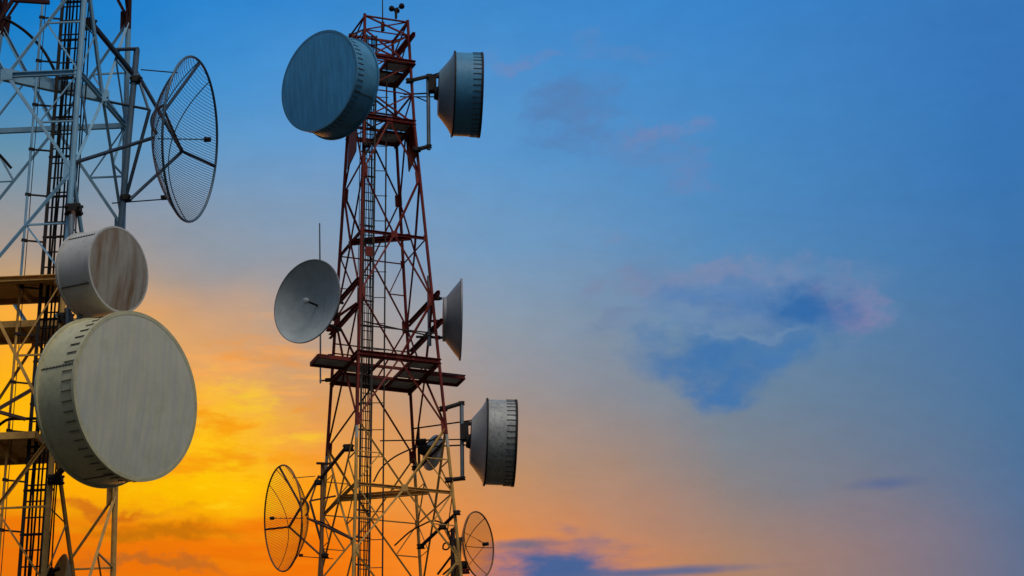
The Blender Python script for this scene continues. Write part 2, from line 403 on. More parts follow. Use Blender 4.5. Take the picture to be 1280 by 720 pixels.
# ------------------------------------------------------------------ lattice towers
class Tower:
    """levels: list of (z, kind) from the top down; corner(z, sx, sy) gives a leg centre"""
    def __init__(s, corner): s.c = corner
    def mid(s, z, e):  # e: 0 front, 1 right, 2 back, 3 left
        a, b = FACES[e]; return (s.c(z, *a) + s.c(z, *b)) / 2
FACES = [((-1, -1), (1, -1)), ((1, -1), (1, 1)), ((1, 1), (-1, 1)), ((-1, 1), (-1, -1))]
CORN = [(-1, -1), (1, -1), (1, 1), (-1, 1)]

def tower_body(root, tw, levels, band, legw, diagw, hw, redundant, zcut, ztop, gus=.34, thin=False, red='red'):
    """legs with gusset plates, diagonals meeting at mid sides, horizontals, thin redundants"""
    inv = root.matrix_world.inverted()
    def P(mb, name, mt, par=None): 
        mb.v = [inv @ p for p in mb.v]; return mb.build(name, mt, par or root)
    mats = [M[red], M['white'], M['warm_lit'], M['pale']]
    ctr = lambda z: sum((tw.c(z, *q) for q in CORN), Vector()) / 4
    zs = [z for z, k in levels]
    for q in CORN:
        mb = MB(); pts = sorted(set([0.0] + zs + [ztop] + zcut), reverse=True)
        pts = [z for z in pts if z <= ztop]
        for i in range(len(pts) - 1):
            a, b = tw.c(pts[i], *q), tw.c(pts[i + 1], *q)
            mb.mi = band((pts[i] + pts[i + 1]) / 2)
            if pts[i + 1] <= 0.01: b = tw.c(0, *q)
            mb.tube([a, b], legw / 2, 10)
        leg = P(mb, 'leg', mats)
        mb.mi = 0
        for z, k in levels:
            p = tw.c(z, *q)
            gm = MB()
            for e in range(4):
                if q not in FACES[e]: continue
                o2 = [x for x in FACES[e] if x != q][0]
                d = (tw.c(z, *o2) - p).normalized(); up = (tw.c(z + 1, *q) - p).normalized()
                s = gus if k == 'G' else gus * .55
                n = d.cross(up).normalized(); out = n if n.dot(p - ctr(z)) > 0 else -n
                gm.plate(p + d * s * .28 + out * .012, d, up, s * .62, s * 1.5, .016)
            P(gm, 'gusset_plate', mats[band(z - .1)], leg)
    for i in range(len(levels)):
        z, k = levels[i]
        if k == 'H':
            for e in range(4):
                a, b = tw.c(z, *FACES[e][0]), tw.c(z, *FACES[e][1]); mb = MB()
                (mb.channel(a, b, hw * .6, hw, .014) if not (thin and e in (1, 2)) else mb.bar(a, b, .035)); P(mb, 'horizontal_girder', mats[band(z + .05)])
                if thin and e in (1, 2): continue
                mm = (a + b) / 2; d = (b - a).normalized(); gm = MB()
                n = d.cross(Vector((0, 0, 1))); n = n if n.dot(mm - ctr(z)) > 0 else -n
                gm.plate(mm + n * .03, d, (0, 0, 1), gus * .8, gus * .8, .014); P(gm, 'mid_plate', mats[band(z + .05)])
        if i + 1 < len(levels):
            z2, k2 = levels[i + 1]
            zh, zg = (z, z2) if k == 'H' else (z2, z)
            bnd = band((z + z2) / 2)
            for e in range(4):
                for q in FACES[e]:
                    a, b = tw.c(zg, *q), tw.mid(zh, e); mb = MB()
                    d = (b - a).normalized()
                    mb.angle(a, b, diagw, up=(ctr(z) - (a + b) / 2)); P(mb, 'diagonal_brace', mats[bnd])
                    if redundant((z + z2) / 2, e):
                        dm = (a + b) / 2; zl = (zg + zh) / 2
                        mb = MB(); mb.angle(tw.c(zl, *q), dm, diagw * .55); P(mb, 'tie_brace', mats[bnd])
                        mb = MB(); mb.angle(dm, tw.c(zh, *q), diagw * .6); P(mb, 'tie_brace', mats[bnd])
    # the part of the tower below the picture
    low = MB(); z = zs[-1]; i = 0; top_is_h = levels[-1][1] == 'H'
    while z > 1.5:
        z2 = max(0.15, z - 3.0)
        for e in range(4):
            for q in FACES[e]:
                a, b = (tw.mid(z, e), tw.c(z2, *q)) if (i % 2 == 0) == top_is_h else (tw.c(z, *q), tw.mid(z2, e))
                low.angle(a, b, diagw)
            if (i % 2 == 1) == top_is_h: low.bar(tw.c(z2, *FACES[e][0]), tw.c(z2, *FACES[e][1]), hw * .7)
        z = z2; i += 1
    P(low, 'lower_lattice', mats[band(2)])
    for q in CORN:
        f = MB(); p = tw.c(0, *q); f.plate(p + Vector((0, 0, .2)), (1, 0, 0), (0, 1, 0), .9, .9, .4)
        P(f, 'footing', M['deck'])

def ladder(root, base, top, side, w, sp, z0, z1, ladder_mat, cables, off):
    """climbing ladder between two axis points, side = unit vector across the rungs"""
    inv = root.matrix_world.inverted()
    ld = MB(); f = lambda z: lerp(base, top, (z - base.z) / (top.z - base.z))
    lo = bpy.data.objects.new('ladder', None); col.objects.link(lo); lo.parent = root
    for s in (-1, 1):
        r = MB(); r.bar(inv @ (f(z0) + side * s * w / 2), inv @ (f(z1) + side * s * w / 2), .035, .07); r.build('rail', ladder_mat, lo)
    z = z0 + .2; first = None
    while z < z1:
        p = inv @ f(z)
        if first is None:
            r = MB(); r.tube([-side * w / 2, side * w / 2], .016, 6); first = r.build('rung', ladder_mat, lo); o = first
        else: o = first.copy(); col.objects.link(o); o.parent = lo
        o.location = p; z += sp
    for du, dv, rr in cables:
        c = MB(); pts = []
        zz = z0
        while zz < z1 + .6:
            pts.append(inv @ (f(min(zz, z1)) + side * (du + .012 * math.sin(zz * 1.7 + du * 40)) + off * (dv + .01 * math.sin(zz * 2.3 + dv * 9)))); zz += .6
        c.tube(pts, rr, 6); c.build('feeder_cable', M['cable'], root)
    br = MB(); zz = z0 + .5; o = None
    br.bar(-side * w * .75 + off * .13, side * w * .75 + off * .13, .03, .045)
    while zz < z1:
        if o is None: o = br.build('cable_hanger', M['dark'], root)
        else: o = o.copy(); col.objects.link(o); o.parent = root
        o.location = inv @ f(zz); zz += .9
    return f

# ---- main tower
PSI = .3898; TX, TY = -4.1619, 90.81; Z0 = 35.1253 + CAMZ; H = 2.2
ex, ey = Vector((math.cos(PSI), math.sin(PSI), 0)), Vector((-math.sin(PSI), math.cos(PSI), 0))
KMAIN = lambda k: Z0 + H * (k - min(.1, max(0, k - 3) * .1))
def wid(z):
    k = (z - Z0) / H
    if k <= 4: return 2.7019 - .112 * H * k
    return 1.716 - (k - 4) * .12
def cmain(z, sx, sy):
    w = wid(z) / 2; return Vector((TX, TY, z)) + ex * w * sx + ey * w * sy
tm = Tower(cmain)
main = thing('lattice_tower', 'tall lattice mast, red above and white tinted with warm light below, whole square body in view with working platforms', 'tower', Matrix.Translation((TX, TY, 0)))
ZSPL = KMAIN(-1) - .25
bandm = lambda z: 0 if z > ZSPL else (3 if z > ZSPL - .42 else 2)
lv = [(KMAIN(k), 'H' if k % 2 == 0 else 'G') for k in range(4, -6, -1)]
ZTOP = KMAIN(5.77)
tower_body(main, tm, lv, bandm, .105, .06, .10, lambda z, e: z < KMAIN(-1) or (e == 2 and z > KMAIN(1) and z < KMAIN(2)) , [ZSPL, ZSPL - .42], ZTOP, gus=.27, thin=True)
invm = main.matrix_world.inverted()
def PM(mb, name, mt, par=None): mb.v = [invm @ p for p in mb.v]; return mb.build(name, mt, par or main)
def mloc(k, u, v, dz=0):
    """point of the main tower: level k, u across the front (-1..1), v front to back (-1..1)"""
    z = KMAIN(k) + dz; w = wid(z) / 2; return Vector((TX, TY, z)) + ex * w * u + ey * w * v
# head of the mast
for k, k2 in ((4, 4.5), (4.5, 5), (5, 5.5), (5.5, 5.74)):
    for e in range(4):
        a, b = FACES[e]
        mb = MB(); mb.angle(cmain(KMAIN(k), *a), cmain(KMAIN(k2), *b), .05); PM(mb, 'diagonal_brace', M['red'])
        if k in (4, 5, 5.5): mb = MB(); mb.angle(cmain(KMAIN(k), *b), cmain(KMAIN(k2), *a), .05); PM(mb, 'diagonal_brace', M['red'])
        mb = MB(); mb.angle(cmain(KMAIN(k2), *a), cmain(KMAIN(k2), *b), .07 if k2 > 5.6 else .05); PM(mb, 'horizontal_girder', M['red'])
def platform(k, holes, cells, over=0.0, fw=.12, name='work_platform'):
    """channel frame round a deck of panels at level k; holes = cells left open"""
    fr = MB(); o = 1 + over
    cs = [mloc(k, *q, dz=.06) if not over else mloc(k, q[0] * o, q[1] * o, .06) for q in CORN]
    for i in range(4): fr.channel(cs[i], cs[(i + 1) % 4], fw * .6, fw * 1.3, .016)
    n = cells
    for i in range(1, n):
        t = -o + 2 * o * i / n
        fr.bar(mloc(k, t, -o, .04), mloc(k, t, o, .04), .07, .1); fr.bar(mloc(k, -o, t, .035), mloc(k, o, t, .035), .06, .085)
    f = PM(fr, name, M['red'])
    for i in range(n):
        for j in range(n):
            if (i, j) in holes: continue
            mb = MB(); a, b = -o + 2 * o * (i + .04) / n, -o + 2 * o * (i + .96) / n; c, d = -o + 2 * o * (j + .04) / n, -o + 2 * o * (j + .96) / n
            mb.poly([mloc(k, a, c, .1), mloc(k, b, c, .1), mloc(k, b, d, .1), mloc(k, a, d, .1)], .012)
            PM(mb, 'deck_panel', M['deck'], f)
    return f
platform(0, {(0, 0), (1, 1), (1, 0)}, 3, .03)
platform(4, {(0, 0), (0, 1)}, 2, .04)
platform(5, {(0, 0)}, 2, .16, .1)
# catwalk wings of the big platform
for s, u0, u1, v0, v1 in ((-1, -1.02, -1.86, -.6, -.02), (1, 1.02, 1.92, -.30, .25)):
    mb = MB(); q = [mloc(0, u0, v0, .02), mloc(0, u1, v0, .02), mloc(0, u1, v1, .02), mloc(0, u0, v1, .02)]
    for i in range(4): mb.channel(q[i], q[(i + 1) % 4], .05, .13, .014)
    w_ = PM(mb, 'catwalk', M['red'])
    mb = MB(); mb.poly([p + Vector((0, 0, .03)) for p in q], .012); PM(mb, 'deck_panel', M['deck'], w_)
# heavy plan beams from left mid side to front mid side
for k in (2, -2):
    mt = M['red'] if k > -1 else M['warm_lit']
    for dz, dv in ((0, 0), (.13, .12)):
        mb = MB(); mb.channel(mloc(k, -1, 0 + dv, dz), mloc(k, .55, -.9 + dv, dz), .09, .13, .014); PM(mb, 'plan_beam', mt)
# mounting beams along the sides
for k, u, v0, v1 in ((1.05, 1.05, 1.0, -1.35), (.6, 1.05, 1.0, -1.35), (1.2, -1.05, .9, -1.0), (.78, -1.05, 1.25, -1.0), (5.45, 1.06, .8, -1.5)):
    mb = MB(); mb.channel(mloc(k, u, v0), mloc(k, u, v1), .1, .15, .016); PM(mb, 'mounting_beam', M['red'])
for k, dz in ((.47, 0), (.62, 0)):
    for e in ((0, 2) if k < .5 else (2, 1)):
        a, b = FACES[e]; mb = MB(); mb.bar(cmain(KMAIN(k), *a), cmain(KMAIN(k), *b), .035); PM(mb, 'tie_brace', M['dark'])
for u in (-1, 1):
    for v in ((-.25, .9) if u < 0 else (-.8, .3)):
        pass
    mb = MB(); v0, v1 = (-.35, .55) if u < 0 else (-.95, .1)
    mb.poly([mloc(4, u * 1.06, v0, -.05), mloc(4, u * 1.06, v1, -.05), mloc(3.35, u * 1.06, v1), mloc(3.5, u * 1.06, v0)], .03)
    PM(mb, 'hanger_plate', M['red'])
# ladder, cables, conduit
A_ = lambda z: cmain(z, -1, -1)
lb, lt = A_(KMAIN(-6)) + ex * .50 + ey * .38, A_(KMAIN(5.6)) + ex * .36 + ey * .34
fl = ladder(main, lb, lt, ex, .34, .31, KMAIN(-5), KMAIN(5.5), M['ladder'],
            [(.02, .10, .018), (.08, .10, .016), (-.06, .10, .014), (.135, .12, .02), (-.25, .05, .012), (-.30, .1, .014)], ey)
mb = MB(); zz = KMAIN(-5); pts = []
mb.tube([fl(KMAIN(-5)) + ex * .62, fl(KMAIN(5.1)) + ex * .55], .026, 8)
cp = PM(mb, 'conduit', M['ladder'])
z = KMAIN(-5) + .3
while z < KMAIN(5):
    mb = MB(); mb.bar(fl(z) + ex * .17, fl(z) + ex * .62 + Vector((0, 0, .05)), .022); PM(mb, 'conduit_bracket', M['ladder'], cp); z += .92
mb = MB(); mb.plate(fl(KMAIN(1.72)) - ey * .06, ex, (0, 0, 1), .24, .34, .03); PM(mb, 'sign_plate', M['red'])

# ---- left tower
YA = 55.0
z1 = at(99, 90, YA).z
A1 = at(99, 90, YA); B1 = at_z(-82, 98, z1); C1 = at_z(157, 157, z1)
A2 = at(67, 543, YA - .35); z2 = A2.z; C2 = at_z(144, 620, z2); B2 = A2 + (B1 - A1) * 1.27
D1, D2 = B1 + C1 - A1, B2 + C2 - A2
REFS = {(1, -1): (A1, A2), (-1, -1): (B1, B2), (1, 1): (C1, C2), (-1, 1): (D1, D2)}
def cleft(z, sx, sy):
    a, b = REFS[(sx, sy)]; return lerp(a, b, (z - z1) / (z2 - z1))
tl = Tower(cleft)
AL = lambda z: cleft(z, 1, -1)
def zl(py):  # height of the near leg at a picture row
    lo, hi = 5.0, 60.0
    for _ in range(50):
        mdl = (lo + hi) / 2
        if px_of(AL(mdl))[1] > py: lo = mdl
        else: hi = mdl
    return lo
left = thing('lattice_tower', 'near lattice mast, white lattice tinted with blue light above and warm light below, cut off by the left picture edge', 'tower', Matrix.Translation((A1.x, A1.y, 0)))
ZL = {n: zl(y) for n, y in (('G1', -35), ('H0', 90), ('G0', 213), ('H2', 346), ('G2', 541), ('H4', 727), ('G4', 905), ('H5', -160))}
bandl = lambda z: 0 if z > ZL['G1'] - .2 else (1 if z > ZL['H2'] + .12 else 2)  # under the top band one white paint: tinted blue lit, then warm lit
lvl = [(ZL['H5'], 'H'), (ZL['G1'], 'G'), (ZL['H0'], 'H'), (ZL['G0'], 'G'), (ZL['H2'], 'H'), (ZL['G2'], 'G'), (ZL['H4'], 'H'), (ZL['G4'], 'G')]
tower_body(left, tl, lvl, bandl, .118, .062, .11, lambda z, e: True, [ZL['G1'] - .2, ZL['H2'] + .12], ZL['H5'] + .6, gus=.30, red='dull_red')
invl = left.matrix_world.inverted()
def PL(mb, name, mt, par=None): mb.v = [invl @ p for p in mb.v]; return mb.build(name, mt, par or left)
uL = (B1 - A1).normalized(); vL = (C1 - A1).normalized()
def lloc(z, u, v):
    """left tower: u from near leg along the front (0..1), v from near leg along the right side (0..1)"""
    a = AL(z); return a + (cleft(z, -1, -1) - a) * u + (cleft(z, 1, 1) - a) * v
for dz, du in ((0, 0), (.16, .05)):
    mb = MB(); mb.channel(lloc(ZL['H0'] + dz, -.02, .5 + du), lloc(ZL['H0'] + dz, .62 + du, -.04), .1, .15, .016); PL(mb, 'plan_beam', M['white'])
for n, cells, mt, dmt in (('H2', [(0.08, 1.0, 0.02, .34), (0.08, 1, .72, .98)], 'warm_lit', 'warm_lit'), ('G2', [(.10, 1.0, .02, .40)], 'warm_lit', 'warm_lit')):
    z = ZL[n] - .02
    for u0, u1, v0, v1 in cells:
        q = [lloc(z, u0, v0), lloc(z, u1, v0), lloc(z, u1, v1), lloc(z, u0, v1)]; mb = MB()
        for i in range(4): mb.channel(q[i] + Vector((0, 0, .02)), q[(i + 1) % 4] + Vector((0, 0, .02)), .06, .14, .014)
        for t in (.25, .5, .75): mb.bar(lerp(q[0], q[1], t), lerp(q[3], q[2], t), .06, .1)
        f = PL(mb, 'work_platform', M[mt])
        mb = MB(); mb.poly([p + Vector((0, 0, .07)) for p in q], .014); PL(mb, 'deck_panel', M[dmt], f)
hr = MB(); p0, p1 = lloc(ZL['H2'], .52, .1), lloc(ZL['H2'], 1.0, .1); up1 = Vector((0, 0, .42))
hr.bar(p0, p0 + up1, .05); hr.bar(p0 + up1, p1 + up1, .05); hr.bar(p1, p1 + up1, .05); PL(hr, 'handrail', M['warm_lit'])
lb, lt = AL(ZL['G4']) + uL * .44 + vL * .42, AL(ZL['H5']) + uL * .40 + vL * .40
fl2 = ladder(left, lb, lt, uL, .40, .33, zl(860), zl(-150), M['dark'],
             [(.02, .10, .022), (.08, .10, .022), (-.07, .10, .02), (.14, .12, .025), (-.20, .05, .03), (-.30, .1, .016), (-.35, .12, .016)], vL)
for za, zb, mt in ((860, 350, 'warm_lit'), (350, -150, 'white')):  # lower pipe coloured as if warm lit, upper as if lit by blue sky
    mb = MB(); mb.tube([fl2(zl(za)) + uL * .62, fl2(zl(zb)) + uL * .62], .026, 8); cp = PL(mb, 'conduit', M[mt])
    mb = MB(); mb.tube([fl2(zl(za)) + uL * .55, fl2(zl(zb)) + uL * .55], .009, 6); PL(mb, 'conduit_wire', M['ladder'], cp)
z = zl(850)
while z < zl(-140):
    mb = MB(); mb.bar(fl2(z) + uL * .20, fl2(z) + uL * .62 + Vector((0, 0, .06)), .03); mb.bar(fl2(z) + uL * .55 + Vector((0, 0, .05)), fl2(z) + uL * .66 + Vector((0, 0, .07)), .055)
    PL(mb, 'conduit_bracket', M['dark'], cp); z += 1.02

# ------------------------------------------------------------------ drum antennas (shrouded dishes)
def drum(name, label, face_px, Yface, ix, iy, toward, dia, depth, cone, cone_r, mats, clips, tilt_face=0.0, seams=(), hub=True, group=None):
    fm, sm, rm, bm_ = mats
    fc = at(face_px[0], face_px[1], Yface); ax = aim(face_px[0], face_px[1], ix, iy, toward)
    root = thing(name, label, 'drum antenna', frame(fc, ax), group)
    r = dia / 2
    mb = MB(); mb.lathe([(r * .985, -.03), (r * .985, -depth), (r * .955, -depth), (r * .955, -.03)], 96, True); mb.build('shroud', sm, root, True)
    mb = MB(); mb.lathe([(r * t, .012 + .05 * (1 - t * t)) for t in (0.001, .2, .4, .6, .8, .93, .97)] + [(r * .97, -.02), (.001, -.02)], 96); mb.build('radome', fm, root, True)
    mb = MB(); mb.lathe([(r * .965, -.05), (r * 1.012, -.05), (r * 1.012, .018), (r * .965, .02)], 96, True); mb.build('front_rim', rm, root, True)
    mb = MB(); mb.lathe([(r * .96, -depth - .01), (r * 1.02, -depth - .01), (r * 1.02, -depth + .04), (r * .96, -depth + .04)], 96, True); mb.build('rear_rim', rm, root, True)
    pr = [(r * .985, -depth)]
    for t in (.25, .5, .75, 1): pr.append((r * (.985 + (cone_r - .985) * (t ** .8)), -depth - cone * t))
    pr += [(.001, -depth - cone)]
    mb = MB(); mb.lathe(pr, 72); mb.build('rear_cone', bm_, root, True)
    if hub:
        mb = MB(); mb.lathe([(.001, -depth - cone - .14), (.2, -depth - cone - .14), (.24, -depth - cone + .0)], 24); mb.build('hub', M['dark'], root, True)
    if clips:
        mb = MB(); d = Vector((1, 0, 0)); t = Vector((0, 1, 0)); ln = depth * .26 + .04
        mb.bar(d * (r * .985 + .016) + Vector((0, 0, -.045)), d * (r * .985 + .012) + Vector((0, 0, -.045 - ln)), .013, .016)
        mb.plate(d * (r * .985 + .014) + Vector((0, 0, -.06)), t, (0, 0, 1), .022, .03, .024)
        hk = mb.build('hook_bolt', M['seam'], root)
        for i in range(clips):
            o = hk if i == 0 else hk.copy()
            if i: col.objects.link(o); o.parent = root
            o.rotation_euler = (0, 0, 2 * math.pi * (i + .5) / clips)
    for a in seams:
        a = R(a); d = Vector((math.cos(a), math.sin(a), 0)); t = Vector((-math.sin(a), math.cos(a), 0))
        mb = MB(); mb.plate(d * (r * .985 + .004) + Vector((0, 0, -depth * .5)), t, (0, 0, 1), .022, depth * .88, .006)
        for i in range(10): mb.plate(d * (r * .985 + .01) + Vector((0, 0, -depth * (.1 + .085 * i))), t, (0, 0, 1), .03, .02, .016)
        mb.build('seam_strip', M['seam'], root)
    return root, fc, ax

def arm(root, a, b, r, mt, name='mount_arm', n=8):
    mb = MB(); mb.tube([a, b], r, n); return put(root, mb, name, mt)
def clamp(root, p, s, mt, name='clamp'):
    mb = MB(); mb.plate(p, (1, 0, 0), (0, 1, 0), s, s * .9, s * .55)
    for dx in (-.4, .4): mb.tube([p + Vector((dx * s, -.7 * s, 0)), p + Vector((dx * s, .7 * s, 0))], s * .1, 6)
    for dz in (-.25, .25): mb.bar(p + Vector((-.62 * s, .1 * s, dz * s)), p + Vector((.62 * s, .1 * s, dz * s)), s * .14)
    return put(root, mb, name, mt)

# big grey drum and small stained drum on the left mast
d1, fc, ax = drum('drum_antenna', 'largest drum antenna, grey streaked radome with hooked rim, low on the left mast', (170, 495), 52.4, 48, -9, .70, 3.14, 1.0, .45, .45,
                  (M['grey_face'], M['grey_shroud'], M['grey_shroud'], M['grey_shroud']), 52, seams=(172, 262, 40, 100))
bk = fc - ax * 1.55
pole = MB(); pole.tube([bk + Vector((0, 0, 1.9)), bk - Vector((0, 0, 1.0))], .06, 12); put(d1, pole, 'mount_pole', M['galv'], True)
arm(d1, bk + Vector((0, 0, -.95)), AL(zl(603)), .06, M['dark']); clamp(d1, AL(zl(602)) + Vector((.12, -.1, 0)), .26, M['dark'])
arm(d1, bk + Vector((0, 0, 1.6)), AL(zl(400)), .06, M['dark']); clamp(d1, AL(zl(400)) + Vector((.1, -.1, 0)), .26, M['dark'])
d2, fc, ax = drum('drum_antenna', 'smaller drum antenna with brown stained radome above the largest drum', (147.5, 337), 52.9, 39, -8, .66, 1.65, .82, .3, .5,
                  (M['tan_face'], M['pale_shroud'], M['pale_shroud'], M['pale_shroud']), 0, seams=(140, 215, 300))
bk = fc - ax * 1.25
pole = MB(); pole.tube([bk + Vector((0, 0, 1.35)), bk - Vector((0, 0, 1.1))], .05, 12); put(d2, pole, 'mount_pole', M['galv'], True)
arm(d2, AL(zl(266)) + Vector((.1, -.1, 0)), bk + Vector((0, 0, .9)), .05, M['rust']); clamp(d2, AL(zl(265)) + Vector((.1, -.1, 0)), .3, M['dark'])
arm(d2, AL(zl(390)) + Vector((.1, -.1, 0)), bk + Vector((0, 0, -.9)), .05, M['dark'])

# drums of the main mast
PXM = lambda Y, py: F / (Y / ray(480, py).y)     # pixels per metre
d3, fc, ax = drum('drum_antenna', 'large blue grey drum antenna facing left at the head of the red mast', (399, 101), 87.6, -27, -10.5, .66, 3.36, 1.0, .45, .45,
                  (M['blue_face'], M['blue_shroud'], M['blue_shroud'], M['blue_shroud']), 56, seams=(60, 330))
bk = fc - ax * 1.6
for k in (4.15, 4.8):
    arm(d3, Vector((bk.x, bk.y, KMAIN(k))), cmain(KMAIN(k), -1, -1), .05, M['dark'])
pole = MB(); pole.tube([Vector((bk.x, bk.y, KMAIN(3.55))), Vector((bk.x, bk.y, KMAIN(5.1)))], .06, 12); put(d3, pole, 'mount_pole', M['galv'], True)
clamp(d3, cmain(KMAIN(3.45), -1, -1) + Vector((.1, -.1, 0)), .22, M['dark'])

def side_drum(label, face, Y, dia, depth, cone, pole_px, top_arm, bot_arm, box, struts, mats, seams):
    d, fc, ax = drum('drum_antenna', label, face, Y, 30, 1.2, -.05, dia, depth, cone, .52, mats, 44, seams=seams, hub=True)
    pm = MB(); pm.tube([at(*pole_px[0], Y), at(*pole_px[1], Y)], .065, 12); put(d, pm, 'mount_pole', M['galv'], True)
    for (a, ya), (b, yb) in (top_arm, bot_arm):
        arm(d, at(*a, Y + ya), at(*b, Y + yb), .07, M['dark']); clamp(d, at(*a, Y + ya), .22, M['dark']); clamp(d, at(*b, Y + yb), .17, M['dark'])
    bx = MB(); c = at(*box, Y - .02)
    bx.plate(c, (1, 0, 0), (0, 0, 1), .24, .52, .3); bx.plate(c + Vector((.16, 0, .3)), (1, 0, 0), (0, 0, 1), .36, .1, .1); bx.plate(c + Vector((.16, 0, -.22)), (1, 0, 0), (0, 0, 1), .36, .1, .1)
    put(d, bx, 'pivot_bracket', M['dark'])
    for (a, ya), (b, yb), r_ in struts: arm(d, at(*a, Y + ya), at(*b, Y + yb), r_, M['dark'], 'strut')
    return d
stm = (M['steel_shroud'], M['steel_shroud'], M['dark'], M['cone'])
blm = (M['blue_shroud'], M['blue_shroud'], M['dark'], M['blue_cone'])
side_drum('blue grey drum antenna seen edge on, high on the right of the red mast', (601, 119), 90.6, 2.82, .93, .48,
          ((535, 93), (536, 187)), (((512, 101), -.3), ((537, 95), 0)), (((521, 187), -.5), ((536, 183), 0)), (541, 106),
          [(((512, 103), -.3), ((563, 87), .1), .03), (((505, 118), .3), ((547, 116), 0), .028), (((520, 121), -.2), ((534, 127), 0), .022), (((500, 121), .3), ((548, 121), 0), .022)], blm, (60, 20))
side_drum('grey drum antenna seen edge on, lowest drum on the right of the red mast', (643.5, 554), 90.6, 2.74, .94, .46,
          ((577, 503), (578, 600)), (((554, 511), -.4), ((577, 504), 0)), (((561, 600), -.7), ((578, 598), 0)), (581, 541),
          [(((515, 536), 1.0), ((608, 523), .1), .026), (((475, 551), -.4), ((590, 549), 0), .022), (((516, 559), 1.0), ((590, 556), 0), .026), (((530, 556), .4), ((555, 541), 0), .022)], stm, (60, 20))

# ------------------------------------------------------------------ open dishes
def paraboloid(r, dep, n=14, r0=.001): return [(r0 + (r - r0) * i / n, dep * ((r0 + (r - r0) * i / n) / r) ** 2) for i in range(n + 1)]
# pale dish facing left
Yd = 89.0; fc = at(383.5, 376.5, Yd); ax = aim(383.5, 376.5, -16, -6.5, .70); r = 1.36; dep = .5
dv = thing('dish_antenna', 'pale open dish facing left of the red mast, above the platform', 'dish antenna', frame(fc - ax * dep, ax))
mb = MB(); pr = paraboloid(r, dep, 18); mb.lathe(pr + [(a, b - .03) for a, b in pr[::-1]], 96); mb.build('reflector', M['dish'], dv, True)
mb = MB(); mb.lathe([(r, dep - .03), (r + .025, dep - .03), (r + .025, dep + .015), (r, dep + .015)], 96, True); mb.build('rim', M['dish_back'], dv, True)
mb = MB(); mb.tube([(0, 0, .0), (0, 0, .5)], .035, 10); mb.build('feed_horn', M['dark'], dv, True)
mb = MB(); mb.lathe([(.001, .62), (.09, .60), (.1, .52), (.05, .5)], 20); mb.build('feed_cap', M['dish'], dv, True)
mb = MB(); mb.lathe([(.001, -.22), (.3, -.22), (.4, .04)], 24); mb.build('hub', M['dark'], dv, True)
bk = fc - ax * (dep + .25); Ccol = lambda k: cmain(KMAIN(k), -1, 1)
pm = MB(); pm.tube([bk + Vector((0, 0, .75)), bk - Vector((0, 0, .75))], .055, 12); put(dv, pm, 'mount_pole', M['galv'], True)
for dz in (.45, -.5): arm(dv, bk + Vector((0, 0, dz)), mloc(.9, -1.05, .3, dz), .05, M['dark'])
clamp(dv, at(417, 394, 90.2), .3, M['dark']); clamp(dv, at(414, 410, 90.4), .28, M['red'])
arm(dv, at(416, 400, 90.3), at(446, 379, 89.6), .045, M['red'])
# grey dish seen edge on, right
Yd = 90.6; fc = at(576, 399.5, Yd); ax = aim(576, 399.5, 30, .6, -.03); r = 1.31
dr = thing('dish_antenna', 'dark grey open dish seen edge on, right of the red mast between the two drums', 'dish antenna', frame(fc - ax * .58, ax))
mb = MB(); mb.lathe([(.001, 0), (.70, 0), (.72, .02), (.72, .10), (.95, .28), (1.15, .44), (1.29, .56), (1.29, .58), (1.1, .46), (.7, .22), (.001, .1)], 96); mb.build('reflector', M['dish_back'], dr, True)
mb = MB(); mb.lathe([(1.285, .545), (1.325, .545), (1.325, .60), (1.285, .60)], 96, True); mb.build('rim', M['dish_back'], dr, True)
pm = MB(); pm.tube([at(536, 345, Yd), at(537, 432, Yd)], .06, 12); put(dr, pm, 'mount_pole', M['galv'], True)
for (a, b) in (((536, 373), (553, 373)), ((536, 401), (553, 402)), ((520, 421), (553, 422))): arm(dr, at(*a, Yd), at(*b, Yd), .045, M['dark'], 'strut'); clamp(dr, at(b[0] - 6, b[1], Yd), .16, M['dark'])
arm(dr, at(552, 423, Yd), at(456, 402, Yd - 1.4), .025, M['dark'], 'strut')
# small dish behind the right rear leg
Yd = 92.9; fc = at(541.5, 566, Yd); ax = aim(541.5, 566, 10, 3, -.50); r = .60
ds = thing('dish_antenna', 'small pale dish seen from behind among the lattice below the platform', 'dish antenna', frame(fc - ax * .2, ax))
mb = MB(); pr = paraboloid(r, .2, 10); mb.lathe(pr + [(a, b - .02) for a, b in pr[::-1]], 48); mb.build('reflector', M['pale_shroud'], ds, True)
mb = MB(); mb.lathe([(.001, -.3), (.16, -.3), (.2, -.02)], 20); mb.build('radio_unit', M['dark'], ds, True)
arm(ds, at(521, 588, Yd - .2), at(556, 551, Yd - .6), .045, M['dark']); clamp(ds, at(519, 585, Yd - .2), .2, M['dark']); clamp(ds, at(527, 553, Yd - .3), .3, M['dark'])
pm = MB(); pm.tube([at(523, 536, Yd - .2), at(524, 584, Yd - .2)], .045, 10); put(ds, pm, 'mount_pole', M['rust'])

